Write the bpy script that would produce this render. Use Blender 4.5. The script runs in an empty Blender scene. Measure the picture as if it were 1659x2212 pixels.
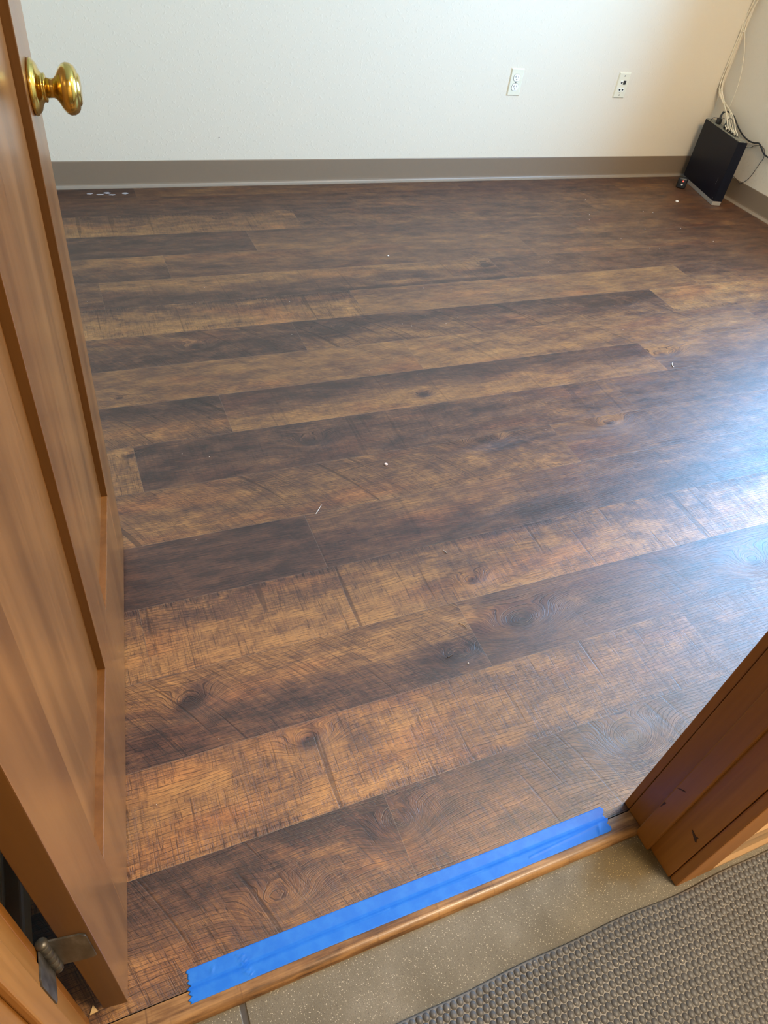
import bpy, bmesh, math, random
import numpy as np
from mathutils import Vector, Matrix
random.seed(7)
S = bpy.context.scene
COL = S.collection

# ------------------------------------------------------------------ camera
cd = bpy.data.cameras.new('camera'); cam = bpy.data.objects.new('camera', cd); COL.objects.link(cam)
RIGHT = Vector((0.9192038859, -0.3739990018, 0.1232435099))
DOWN = Vector((-0.1815102779, -0.6801557423, -0.7102409936))
FWD = Vector((0.3494541960, 0.6304863176, -0.6930864075))
cam.matrix_world = Matrix(((RIGHT.x, -DOWN.x, -FWD.x, 0.0), (RIGHT.y, -DOWN.y, -FWD.y, 0.0),
                           (RIGHT.z, -DOWN.z, -FWD.z, 1.245), (0, 0, 0, 1)))
cd.sensor_fit = 'VERTICAL'; cd.sensor_height = 36.0; cd.sensor_width = 27.0
cd.lens = 36.0 * 1539.18 / 2212.0
cd.clip_start = 0.02
S.camera = cam

# ------------------------------------------------------------------ view, sky, lights
S.view_settings.view_transform = 'Standard'
S.view_settings.look = 'None'
S.view_settings.gamma = 1.0
S.view_settings.exposure = 0.0
S.view_settings.use_curve_mapping = False

W = bpy.data.worlds.new('sky'); S.world = W; W.use_nodes = True
bg = W.node_tree.nodes['Background']
bg.inputs[0].default_value = (0.45, 0.68, 1.0, 1); bg.inputs[1].default_value = 1.2

def area(name, loc, direction, sx, sy, power, color, spread=180):
    l = bpy.data.lights.new(name, 'AREA'); l.shape = 'RECTANGLE'; l.size = sx; l.size_y = sy
    l.energy = power; l.color = color; l.spread = math.radians(spread)
    o = bpy.data.objects.new(name, l); COL.objects.link(o); o.location = loc
    o.rotation_euler = Vector(direction).to_track_quat('-Z', 'Y').to_euler()
    return o
# daylight entering through the window of the right wall
WY0, WY1, WZ0, WZ1 = 0.70, 2.20, 0.62, 2.05
area('window_daylight', (3.36, (WY0+WY1)/2, (WZ0+WZ1)/2), (-1, 0.0, -0.0), WY1-WY0-0.08, WZ1-WZ0-0.08, 145, (0.255, 0.575, 1.0), 155)
# hall ceiling fixture, then an added lamp in the room
area('hall_ceiling_lamp', (1.30, -0.62, 2.37), (0, 0.0, -1), 0.5, 0.5, 88, (1.0, 0.82, 0.59))
area('added_room_lamp', (2.3, 0.62, 2.36), (0, 0, -1), 1.2, 0.5, 68, (1.0, 0.66, 0.30))  # unseen fixture, added for warm light on the far right corner

# ------------------------------------------------------------------ tagging helpers
def tag(o, label=None, cat=None, group=None, kind=None):
    if label: o['label'] = label
    if cat: o['category'] = cat
    if group: o['group'] = group
    if kind: o['kind'] = kind
    return o
def empty(name, loc=(0, 0, 0), rz=0.0):
    o = bpy.data.objects.new(name, None); COL.objects.link(o); o.location = loc; o.rotation_euler = (0, 0, rz)
    o.empty_display_size = 0.05
    return o
def obj(name, bm, mat, parent=None, smooth=False, auto=None):
    me = bpy.data.meshes.new(name)
    bmesh.ops.recalc_face_normals(bm, faces=bm.faces)
    bm.to_mesh(me); bm.free()
    if smooth:
        for p in me.polygons: p.use_smooth = True
    if mat: me.materials.append(mat)
    o = bpy.data.objects.new(name, me); COL.objects.link(o)
    if parent: o.parent = parent
    return o
def add_box(bm, x0, x1, y0, y1, z0, z1, bevel=0.0, seg=2):
    vs = [bm.verts.new((x, y, z)) for z in (z0, z1) for y in (y0, y1) for x in (x0, x1)]
    f = [(0, 2, 3, 1), (4, 5, 7, 6), (0, 1, 5, 4), (2, 6, 7, 3), (0, 4, 6, 2), (1, 3, 7, 5)]
    fs = [bm.faces.new([vs[i] for i in q]) for q in f]
    if bevel > 0:
        es = set(e for q in fs for e in q.edges)
        bmesh.ops.bevel(bm, geom=list(es), offset=bevel, segments=seg, affect='EDGES', profile=0.5)
def add_prism(bm, poly, fn0, fn1):
    """poly: 2D points; fn0/fn1 map a point to 3-D at either end"""
    a = [bm.verts.new(fn0(p)) for p in poly]; b = [bm.verts.new(fn1(p)) for p in poly]
    n = len(poly)
    bm.faces.new(a); bm.faces.new(list(reversed(b)))
    for i in range(n):
        bm.faces.new((a[i], b[i], b[(i+1) % n], a[(i+1) % n]))
def catmull(pts, n=8):
    P = [Vector(p) for p in pts]; P = [P[0]*2-P[1]] + P + [P[-1]*2-P[-2]]
    out = []
    for i in range(1, len(P)-2):
        for k in range(n):
            t = k/n
            out.append(0.5*((2*P[i]) + (-P[i-1]+P[i+1])*t + (2*P[i-1]-5*P[i]+4*P[i+1]-P[i+2])*t*t + (-P[i-1]+3*P[i]-3*P[i+1]+P[i+2])*t*t*t))
    out.append(P[-2]); return out
def add_tube(bm, pts, r, seg=8, n=8, r1=None):
    c = catmull(pts, n) if n > 1 else [Vector(p) for p in pts]
    rings = []
    up = None
    for i, p in enumerate(c):
        t = (c[min(i+1, len(c)-1)]-c[max(i-1, 0)]).normalized()
        if up is None:
            up = t.orthogonal().normalized()
        up = (up - t*up.dot(t)).normalized()
        s = t.cross(up)
        rr = r if r1 is None else r+(r1-r)*i/(len(c)-1)
        rings.append([bm.verts.new(p+(up*math.cos(a)+s*math.sin(a))*rr) for a in [2*math.pi*k/seg for k in range(seg)]])
    for a, b in zip(rings, rings[1:]):
        for k in range(seg):
            bm.faces.new((a[k], a[(k+1) % seg], b[(k+1) % seg], b[k]))
    bm.faces.new(list(reversed(rings[0]))); bm.faces.new(rings[-1])
def add_lathe(bm, prof, origin, axis, seg=48):
    ax = Vector(axis).normalized(); u = ax.orthogonal().normalized(); v = ax.cross(u); O = Vector(origin)
    rings = []
    for d, r in prof:
        if r < 1e-6: rings.append([bm.verts.new(O+ax*d)])
        else: rings.append([bm.verts.new(O+ax*d+(u*math.cos(a)+v*math.sin(a))*r) for a in [2*math.pi*k/seg for k in range(seg)]])
    for a, b in zip(rings, rings[1:]):
        for k in range(seg):
            q = [a[k % len(a)], a[(k+1) % len(a)], b[(k+1) % len(b)], b[k % len(b)]]
            q2 = []
            for w in q:
                if w not in q2: q2.append(w)
            if len(q2) > 2: bm.faces.new(q2)

# ------------------------------------------------------------------ node helper
class NT:
    def __init__(s, name):
        s.m = bpy.data.materials.new(name); s.m.use_nodes = True; s.t = s.m.node_tree; s.n = s.t.nodes
        s.b = s.n['Principled BSDF']
    def link(s, a, b): s.t.links.new(a, b)
    def setin(s, node, i, v):
        if v is None: return
        if isinstance(v, (int, float)):
            node.inputs[i].default_value = v
        elif isinstance(v, (tuple, list)):
            node.inputs[i].default_value = v
        else: s.link(v, node.inputs[i])
    def math(s, op, a, b=None, c=None, clamp=False):
        x = s.n.new('ShaderNodeMath'); x.operation = op; x.use_clamp = clamp
        s.setin(x, 0, a); s.setin(x, 1, b); s.setin(x, 2, c); return x.outputs[0]
    def attr(s, name):
        x = s.n.new('ShaderNodeAttribute'); x.attribute_name = name; return x.outputs['Fac']
    def comb(s, x, y, z=0.0):
        c = s.n.new('ShaderNodeCombineXYZ'); s.setin(c, 0, x); s.setin(c, 1, y); s.setin(c, 2, z); return c.outputs[0]
    def noise(s, vec, scale=1.0, detail=2.0, rough=0.5, dist=0.0, out=0):
        x = s.n.new('ShaderNodeTexNoise'); s.link(vec, x.inputs['Vector'])
        x.inputs['Scale'].default_value = scale; x.inputs['Detail'].default_value = detail
        x.inputs['Roughness'].default_value = rough; x.inputs['Distortion'].default_value = dist
        return x.outputs[out]
    def vor(s, vec, scale, feature='F1', out='Distance', rnd=1.0):
        x = s.n.new('ShaderNodeTexVoronoi'); x.feature = feature; s.link(vec, x.inputs['Vector'])
        x.inputs['Scale'].default_value = scale; x.inputs['Randomness'].default_value = rnd
        return x.outputs[out]
    def sstep(s, v, a, b, lo=0.0, hi=1.0):
        x = s.n.new('ShaderNodeMapRange'); x.interpolation_type = 'SMOOTHSTEP'
        s.setin(x, 0, v); s.setin(x, 1, a); s.setin(x, 2, b); s.setin(x, 3, lo); s.setin(x, 4, hi); return x.outputs[0]
    def ramp(s, f, stops):
        x = s.n.new('ShaderNodeValToRGB'); e = x.color_ramp.elements
        while len(e) < len(stops): e.new(0.5)
        for i, (p, c) in enumerate(stops): e[i].position = p; e[i].color = (*c, 1)
        s.link(f, x.inputs[0]); return x.outputs[0]
    def mix(s, f, a, b, mode='MIX'):
        x = s.n.new('ShaderNodeMix'); x.data_type = 'RGBA'; x.blend_type = mode
        s.setin(x, 0, f)
        for i, v in ((6, a), (7, b)):
            if isinstance(v, tuple): v = (*v, 1) if len(v) == 3 else v
            s.setin(x, i, v)
        return x.outputs[2]
    def coord(s, scale=(1, 1, 1), rot=(0, 0, 0), loc=(0, 0, 0)):
        t = s.n.new('ShaderNodeTexCoord'); m = s.n.new('ShaderNodeMapping')
        m.inputs['Scale'].default_value = scale; m.inputs['Rotation'].default_value = rot; m.inputs['Location'].default_value = loc
        s.link(t.outputs['Object'], m.inputs[0]); return m.outputs[0]
    def bump(s, h, strength, dist, normal=None):
        x = s.n.new('ShaderNodeBump'); x.inputs['Strength'].default_value = strength; x.inputs['Distance'].default_value = dist
        s.link(h, x.inputs['Height'])
        if normal is not None: s.link(normal, x.inputs['Normal'])
        return x.outputs[0]
    def done(s, color, rough=0.5, metal=0.0, normal=None, coat=0.0, spec=0.5, coat_rough=0.1, emit=None, es=0.0):
        b = s.b
        if isinstance(color, tuple): color = (*color, 1)
        s.setin(b, b.inputs.find('Base Color'), color)
        s.setin(b, b.inputs.find('Roughness'), rough); s.setin(b, b.inputs.find('Metallic'), metal)
        b.inputs['Coat Weight'].default_value = coat; b.inputs['Coat Roughness'].default_value = coat_rough
        b.inputs['Specular IOR Level'].default_value = spec
        if normal is not None: s.link(normal, b.inputs['Normal'])
        if emit: b.inputs['Emission Color'].default_value = (*emit, 1); b.inputs['Emission Strength'].default_value = es
        return s.m
def plain(name, c, rough=0.5, metal=0.0, **k):
    t = NT(name)
    n = t.noise(t.coord((60, 60, 60)), 1.0, 2.0)
    col = t.mix(t.math('MULTIPLY', n, 0.25), c, tuple(x*0.8 for x in c))
    return t.done(col, rough, metal, **k)
def wall_mat(name, c, scale=1.0):
    t = NT(name)
    v = t.coord()
    n1 = t.noise(v, 210*scale, 2.0, 0.55); n2 = t.noise(v, 75*scale, 3.0, 0.6)
    blobs = t.sstep(n2, 0.55, 0.68)
    h = t.math('ADD', t.math('MULTIPLY', n1, 0.35), t.math('MULTIPLY', blobs, 0.8))
    return t.done(c, 0.62, normal=t.bump(h, 0.30, 0.0016), spec=0.3)
def varnish_mat(name, dark, light, axis='z', rough=0.32, seed=0.0, contrast=1.0, coat=0.35):
    t = NT(name)
    sc = {'z': (16, 16, 0.9), 'x': (0.9, 16, 16), 'y': (16, 0.9, 16)}[axis]
    sf = {'z': (170, 170, 5), 'x': (5, 170, 170), 'y': (170, 5, 170)}[axis]
    n = t.noise(t.coord(sc, loc=(seed, seed*2, seed)), 1.0, 4.0, 0.55, 0.6)
    f = t.noise(t.coord(sf), 1.0, 3.0, 0.6)
    b = t.noise(t.coord((3, 3, 1.2), loc=(seed, 0, seed)), 1.0, 2.0)
    k = t.math('ADD', t.math('MULTIPLY', n, 0.9), t.math('ADD', t.math('MULTIPLY', f, 0.25), t.math('MULTIPLY', b, 0.35)))
    k = t.sstep(k, 0.75-0.3/contrast, 0.75+0.3/contrast)
    col = t.mix(k, dark, light)
    rg = t.math('MULTIPLY_ADD', f, 0.10, rough-0.05)
    return t.done(col, rg, normal=t.bump(f, 0.05, 0.0005), coat=coat, coat_rough=0.18)

M_wall = wall_mat('wall_paint', (0.70, 0.63, 0.50))
M_hallwall = wall_mat('hall_paint', (0.66, 0.59, 0.44))
M_ceil = wall_mat('ceiling_paint', (0.75, 0.74, 0.70), 0.6)
M_base = plain('brown_vinyl', (0.225, 0.165, 0.110), 0.42, spec=0.4)
M_toe_lit = plain('lit_vinyl_toe', (0.27, 0.215, 0.157), 0.42)  # lighter toe vinyl, with glare on its upturned face put into the colour
M_door = varnish_mat('door_veneer', (0.115, 0.043, 0.009), (0.205, 0.086, 0.023), 'z', 0.30, 1.3, 1.4)
M_panel = varnish_mat('panel_veneer', (0.120, 0.047, 0.010), (0.225, 0.097, 0.027), 'z', 0.33, 4.1, 1.5)
M_edge_shade = varnish_mat('shaded_edge_wood', (0.075, 0.028, 0.004), (0.130, 0.052, 0.008), 'z', 0.42, 9.1, coat=0.05)  # edge wood darkened: shade on recess walls and hinge edge is in the colour
M_jamb = varnish_mat('jamb_wood', (0.190, 0.073, 0.010), (0.330, 0.136, 0.026), 'z', 0.42, 7.7, coat=0.0)
M_hallbase = varnish_mat('hall_base_wood', (0.28, 0.16, 0.075), (0.44, 0.28, 0.15), 'x', 0.4, 2.2)
M_brass = NT('polished_brass'); M_brass = M_brass.done((0.60, 0.41, 0.10), M_brass.math('MULTIPLY_ADD', M_brass.noise(M_brass.coord((40, 40, 40)), 1.0, 3.0), 0.22, 0.06), 1.0)
M_steel = NT('painted_steel'); _n = M_steel.noise(M_steel.coord((90, 90, 30)), 1.0, 4.0, 0.6)
M_steel = M_steel.done(M_steel.ramp(_n, [(0.3, (0.050, 0.045, 0.040)), (0.55, (0.105, 0.098, 0.088)), (0.8, (0.19, 0.18, 0.165))]), 0.40, 0.6)
M_ivory = plain('ivory_plastic', (0.74, 0.70, 0.54), 0.35)
M_white = plain('white_plastic', (0.86, 0.85, 0.76), 0.35)
M_slot = plain('slot_black', (0.015, 0.013, 0.01), 0.6)
M_black = plain('black_plastic', (0.012, 0.013, 0.016), 0.38)
M_case = plain('case_black', (0.0040, 0.0060, 0.014), 0.42, spec=0.25)
M_silver = plain('silver_plastic', (0.42, 0.40, 0.36), 0.35, 0.25)
M_cable = plain('white_cable', (0.78, 0.70, 0.52), 0.45)
M_plaster = plain('plaster_white', (0.80, 0.78, 0.74), 0.8)
M_red = plain('red_led', (0.6, 0.02, 0.02), 0.3, emit=(1.0, 0.08, 0.05), es=3.0)
M_sealant = plain('dark_sealant', (0.045, 0.040, 0.038), 0.7)
M_lamp = plain('lamp_diffuser', (0.9, 0.9, 0.85), 0.5, emit=(1.0, 0.85, 0.6), es=1.0)

# ------------------------------------------------------------------ room constants
XL, XR, YW, YF = -0.24, 3.375, 3.238, 0.286      # room faces
YH = 0.164                                        # hall face of the front wall
OX0, OX1, OZ = -0.158, 0.773, 2.03                # clear door opening
HX0, HX1, HY = -1.1, 2.2, -1.7                    # hallway
CZ = 2.44
ZC = -0.006                                       # concrete level

# ------------------------------------------------------------------ wood plank floor
PW, Y0, PL = 0.14263*1.245, 2.6543*1.245, 1.5235
joint = {1: 0.327, 2: 1.251, 3: 2.459, 4: 0.692, 5: 0.338, 6: 1.619, 7: 0.940, 8: 2.190, 9: 1.001,
         10: 0.341, 11: 0.078, 12: 1.261, 13: 0.431, 14: 0.012, 15: 0.677, 16: 1.188, 17: 0.354}
# tones: (row, index of joint interval counted from the left) -> far-left, far-right, near-left, near-right, saw, slant
T = {
 (1, 0): (.15, .15, .15, .15, .1, 0), (1, 1): (.40, .35, .45, .40, .3, .5), (1, 2): (.30, .30, .30, .35, .3, .5),
 (2, 0): (.30, .25, .12, .25, .2, .2), (2, 1): (.30, .30, .40, .40, .5, .7), (2, 2): (.55, .40, .40, .30, .4, .5),
 (3, 0): (.35, .55, .90, .55, .7, 0), (3, 1): (.30, .35, .45, .40, .6, .8), (3, 2): (.55, .45, .30, .35, .4, .6),
 (4, 0): (.12, .15, .15, .15, .1, 0), (4, 1): (.22, .25, .50, .40, .2, .4), (4, 2): (.30, .30, .40, .40, .3, .4),
 (5, 0): (.40, .70, .30, .20, .6, .8), (5, 1): (.40, .45, .30, .35, .3, .5), (5, 2): (.25, .30, .50, .35, .3, .3),
 (6, 0): (.40, .40, .35, .35, .5, .7), (6, 1): (.65, .60, .20, .10, .4, .1), (6, 2): (.30, .25, .25, .30, .3, .3),
 (7, 0): (.55, .45, .92, .75, .8, 0), (7, 1): (.60, .55, .55, .50, .2, .5), (7, 2): (.25, .30, .60, .30, .5, .5),
 (8, 0): (.60, .30, .30, .20, .8, .9), (8, 1): (.20, .20, .55, .45, .8, .9), (8, 2): (.70, .75, .75, .35, .5, .2),
 (9, 0): (.45, .65, .55, .55, .4, .8), (9, 1): (.60, .45, .70, .55, .5, .8), (9, 2): (.45, .4, .4, .4, .4, .5),
 (10, 0): (.25, .20, .70, .50, .9, .9), (10, 1): (.12, .12, .75, .60, .4, .1), (10, 2): (.55, .55, .30, .30, .2, .3),
 (11, 0): (.75, .75, .75, .75, .9, 0), (11, 1): (.15, .35, .20, .40, .5, 0), (11, 2): (.30, .30, .30, .30, .4, .3),
 (12, 0): (.68, .42, .72, .66, .9, .8), (12, 1): (.40, .40, .35, .35, .4, .2),
 (13, 0): (.12, .12, .15, .15, .2, .4), (13, 1): (.50, .30, .15, .15, .4, 0), (13, 2): (.3, .3, .3, .3, .4, 0),
 (14, 0): (.60, .60, .95, .90, .9, 0), (14, 1): (.60, .60, .95, .90, .9, 0), (14, 2): (.60, .60, .9, .9, .9, 0),
 (15, 0): (.78, .82, .34, .30, 1., .8), (15, 1): (.25, .25, .30, .30, .3, .3),
 (16, 0): (.70, .70, .95, .55, .9, 0), (16, 1): (.45, .45, .40, .40, .6, .1),
 (17, 0): (.30, .15, .85, .50, 1., .5), (17, 1): (.25, .22, .30, .25, .7, .3),
}
BL = [(1.306,3.203,.12,.02,.1),(1.396,2.907,.15,.03,.15),(0.967,2.816,.05,.02,.1),(1.577,2.359,.05,.03,0),(1.963,1.982,.12,.03,.1),
 (0.742,1.99,.08,.05,.1),(0.329,1.972,.05,.04,.1),(0.714,0.917,.035,.04,.1),(0.641,0.88,.06,.03,.15),(0.347,0.583,.04,.05,.15),
 (0.077,0.748,.05,.05,.1),(0.664,0.668,.08,.03,.1),(0.8,0.722,.06,.04,.1),(0.868,0.41,.05,.05,.1),(0.508,1.446,.09,.05,.1),
 (1.075,1.3,.1,.03,.2),(0.161,1.579,.15,.03,.8),(1.004,1.928,.1,.03,.7),(0.283,2.572,.1,.02,.8),(0.682,0.791,.06,.04,.75),
 (0.208,0.362,.2,.03,.6),(1.581,1.889,.12,.03,.55),(1.174,2.626,.25,.02,.5),(1.23,2.278,.35,.02,.65),(1.11,2.222,.3,.03,.1),
 (2.42,3.023,.1,.02,.6),(2.828,2.819,.1,.02,.5),(0.371,1.371,.1,.03,.45),(0.146,1.304,.15,.05,.65),(0.916,1.256,.15,.03,.6),
 (1.392,1.387,.05,.02,.6),(0.582,0.933,.1,.05,.9),(0.028,0.587,.1,.05,.9),(0.469,0.573,.15,.05,.9),
 (0.849,0.7,.05,.02,.45),(0.05,0.615,.12,.03,.85),(-0.035,0.681,.05,.03,.1),(2.197,1.782,.2,.03,.6)]
# knots: x, y, length and width of the swirl, darkness of the eye, size of the eye
KN = [(0.534,1.442,.06,.030,.8,.012),(0.942,1.58,.035,.014,.9,.014),(1.46,1.313,.07,.030,.8,.010),(0.743,0.864,.045,.022,.9,.010),
 (0.068,0.745,.05,.028,.9,.014),(0.80,0.722,.09,.040,.35,.02),(0.26,0.602,.045,.024,.9,.012),(0.871,0.398,.075,.045,.6,.013),
 (1.577,2.359,.05,.022,1.,.014),(1.496,0.71,.075,.042,.5,.014),(2.014,1.974,.05,.025,.9,.012),(1.012,1.326,.09,.030,.3,.01),
 (0.619,0.688,.05,.022,.5,.01),(0.065,1.492,.03,.012,.9,.008),(0.073,1.748,.02,.008,.9,.006),(0.329,1.972,.06,.022,.6,.010),
 (1.910,1.622,.10,.030,.4,.01),(0.36,0.40,.05,.03,.3,.01),(0.757,1.987,.06,.025,.5,.01),(0.967,2.82,.04,.012,.7,.01),(0.13,0.36,.05,.028,.3,.009)]
# chattered saw band: +1 along the far edge, -1 along the near edge
EB = {(3, 0): 1, (7, 0): 1, (14, 0): 1, (14, 1): 1, (16, 0): -1, (8, 2): -1, (11, 0): .6, (3, 2): .5}
def vnoise(x, y, seed):
    """smooth value noise"""
    def h(i, j):
        v = np.sin(i*127.1+j*311.7+seed*74.7)*43758.5453
        return v-np.floor(v)
    xi, yi = np.floor(x), np.floor(y); fx, fy = x-xi, y-yi
    fx = fx*fx*(3-2*fx); fy = fy*fy*(3-2*fy)
    return (h(xi, yi)*(1-fx)+h(xi+1, yi)*fx)*(1-fy)+(h(xi, yi+1)*(1-fx)+h(xi+1, yi+1)*fx)*fy
def build_floor():
    V, F = [], []
    A = {k: [] for k in ('gu', 'gv', 'gw', 'tone', 'knot', 'saw', 'gs', 'pid', 'eband', 'seam')}
    base = 0; pid = 0
    BV = 0.0007
    for row in range(1, 18):
        yt = min(Y0-(row-1)*PW, YW-0.001) if row > 1 else YW-0.001
        yb = Y0-row*PW; full_top = Y0-(row-1)*PW
        j = joint[row]
        while j > XL: j -= PL
        edges = []
        while j < XR: edges.append(j); j += PL
        edges.append(j)
        for k in range(len(edges)-1):
            a, b = max(edges[k], XL), min(edges[k+1], XR)
            if b-a < 0.004: continue
            # index counted from the first interval that reaches into view
            idx = k if edges[1] > 0.02 else k-1
            tn = T.get((row, max(idx, 0)), T.get((row, 2), (.35, .35, .35, .35, .4, .3)))
            pid += 1
            st = 0.0075
            nx = max(2, int((b-a)/st)); ny = max(3, int((yt-yb)/st))
            xs = np.concatenate([[a], np.linspace(a+BV, b-BV, nx), [b]])
            ys = np.concatenate([[yb], np.linspace(yb+BV, yt-BV, ny), [yt]])
            X, Y = np.meshgrid(xs, ys)
            Z = np.zeros_like(X); 
            Z[0, :] = -0.00002; Z[-1, :] = -0.00002; Z[:, 0] = -0.00002; Z[:, -1] = -0.00002
            SM = np.zeros_like(X); SM[0, :] = 1; SM[-1, :] = 1; SM[:, 0] = 1; SM[:, -1] = 1
            u = (X-edges[k])/PL; vf = (Y-yb)/PW            # 0 near, 1 far
            u = np.clip((X-a)/(b-a), 0, 1)
            sm = 1/(1+np.exp(-(vf-0.5+0.30*(vnoise(X*5, Y*9, pid)-.5))*11))
            tt = (tn[0]*(1-u)+tn[1]*u)*sm+(tn[2]*(1-u)+tn[3]*u)*(1-sm)
            for (bx, by, rx, ry, bt) in BL:
                if abs(by-(yb+yt)/2) > PW*0.62: continue
                w = np.exp(-(((X-bx)/rx)**2+((Y-by)/ry)**2))
                w = w*(0.35+1.0*vnoise(X*35, Y*90, bx*9))
                w = np.clip(w, 0, 1)*(0.65 if bt < 0.2 else 1.0)
                tt = tt*(1-w)+bt*w
            warp = Y-yb; kn = np.zeros_like(X)
            warp = warp+0.020*(vnoise(X*2.2+pid*3.1, Y*9, pid)-.5)+0.010*(vnoise(X*6+pid, Y*24, pid+5)-.5)
            for (kx, ky, kl, kw, kd, ke) in KN:
                if ky > yt or ky < yb or kx < a-0.02 or kx > b+0.02: continue
                dx, dy = X-kx, Y-ky
                warp = warp+kw*2.0*np.exp(-(dx/kl)**2-(dy/kw)**2)
                kn = np.maximum(kn, kd*np.exp(-((dx/(ke*1.5))**2+(dy/ke)**2)**1.3))
            # random small knots where none is placed
            saw = np.full_like(X, tn[4]); gs = X+tn[5]*0.55*(Y-yb)+tn[5]*1.6*(Y-yb)**2
            gx = X+pid*3.713
            band = EB.get((row, max(idx, 0)), 0)
            ev = (yt-Y) if band > 0 else (Y-yb)
            eb = np.clip((0.022-ev)/0.012, 0, 1)*abs(band)
            n = X.size; w_ = X.shape[1]
            V.append(np.stack([X.ravel(), Y.ravel(), Z.ravel()], 1))
            for key, arr in (('gu', gx), ('gv', Y-yb), ('gw', warp), ('tone', tt), ('knot', kn), ('saw', saw), ('gs', gs), ('pid', np.full_like(X, pid)), ('eband', eb), ('seam', SM)):
                A[key].append(arr.ravel())
            r, c = np.meshgrid(np.arange(X.shape[0]-1), np.arange(w_-1), indexing='ij')
            i0 = (r*w_+c).ravel()+base
            F.append(np.stack([i0, i0+1, i0+w_+1, i0+w_], 1))
            base += n
    # slab under the planks (bottom and rim)
    V = np.concatenate(V); F = np.concatenate(F)
    nb = len(V); z1, z0 = -0.0012, -0.012
    sl = np.array([[x, y, z] for z in (z0, z1) for y in (YF, YW) for x in (XL, XR)])
    V = np.concatenate([V, sl])
    q = np.array([(0, 2, 3, 1), (4, 5, 7, 6), (0, 1, 5, 4), (2, 6, 7, 3), (0, 4, 6, 2), (1, 3, 7, 5)])+nb
    F = np.concatenate([F, q])
    me = bpy.data.meshes.new('floor')
    me.vertices.add(len(V)); me.vertices.foreach_set('co', V.astype(np.float32).ravel())
    me.loops.add(F.size); me.loops.foreach_set('vertex_index', F.astype(np.int32).ravel())
    me.polygons.add(len(F)); me.polygons.foreach_set('loop_start', np.arange(0, F.size, 4, dtype=np.int32))
    me.update(calc_edges=True); me.validate()
    for key in A:
        at = me.attributes.new(key, 'FLOAT', 'POINT')
        at.data.foreach_set('value', np.concatenate(A[key]+[np.zeros(8)]).astype(np.float32))
    o = bpy.data.objects.new('floor', me); COL.objects.link(o)
    return o
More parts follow.
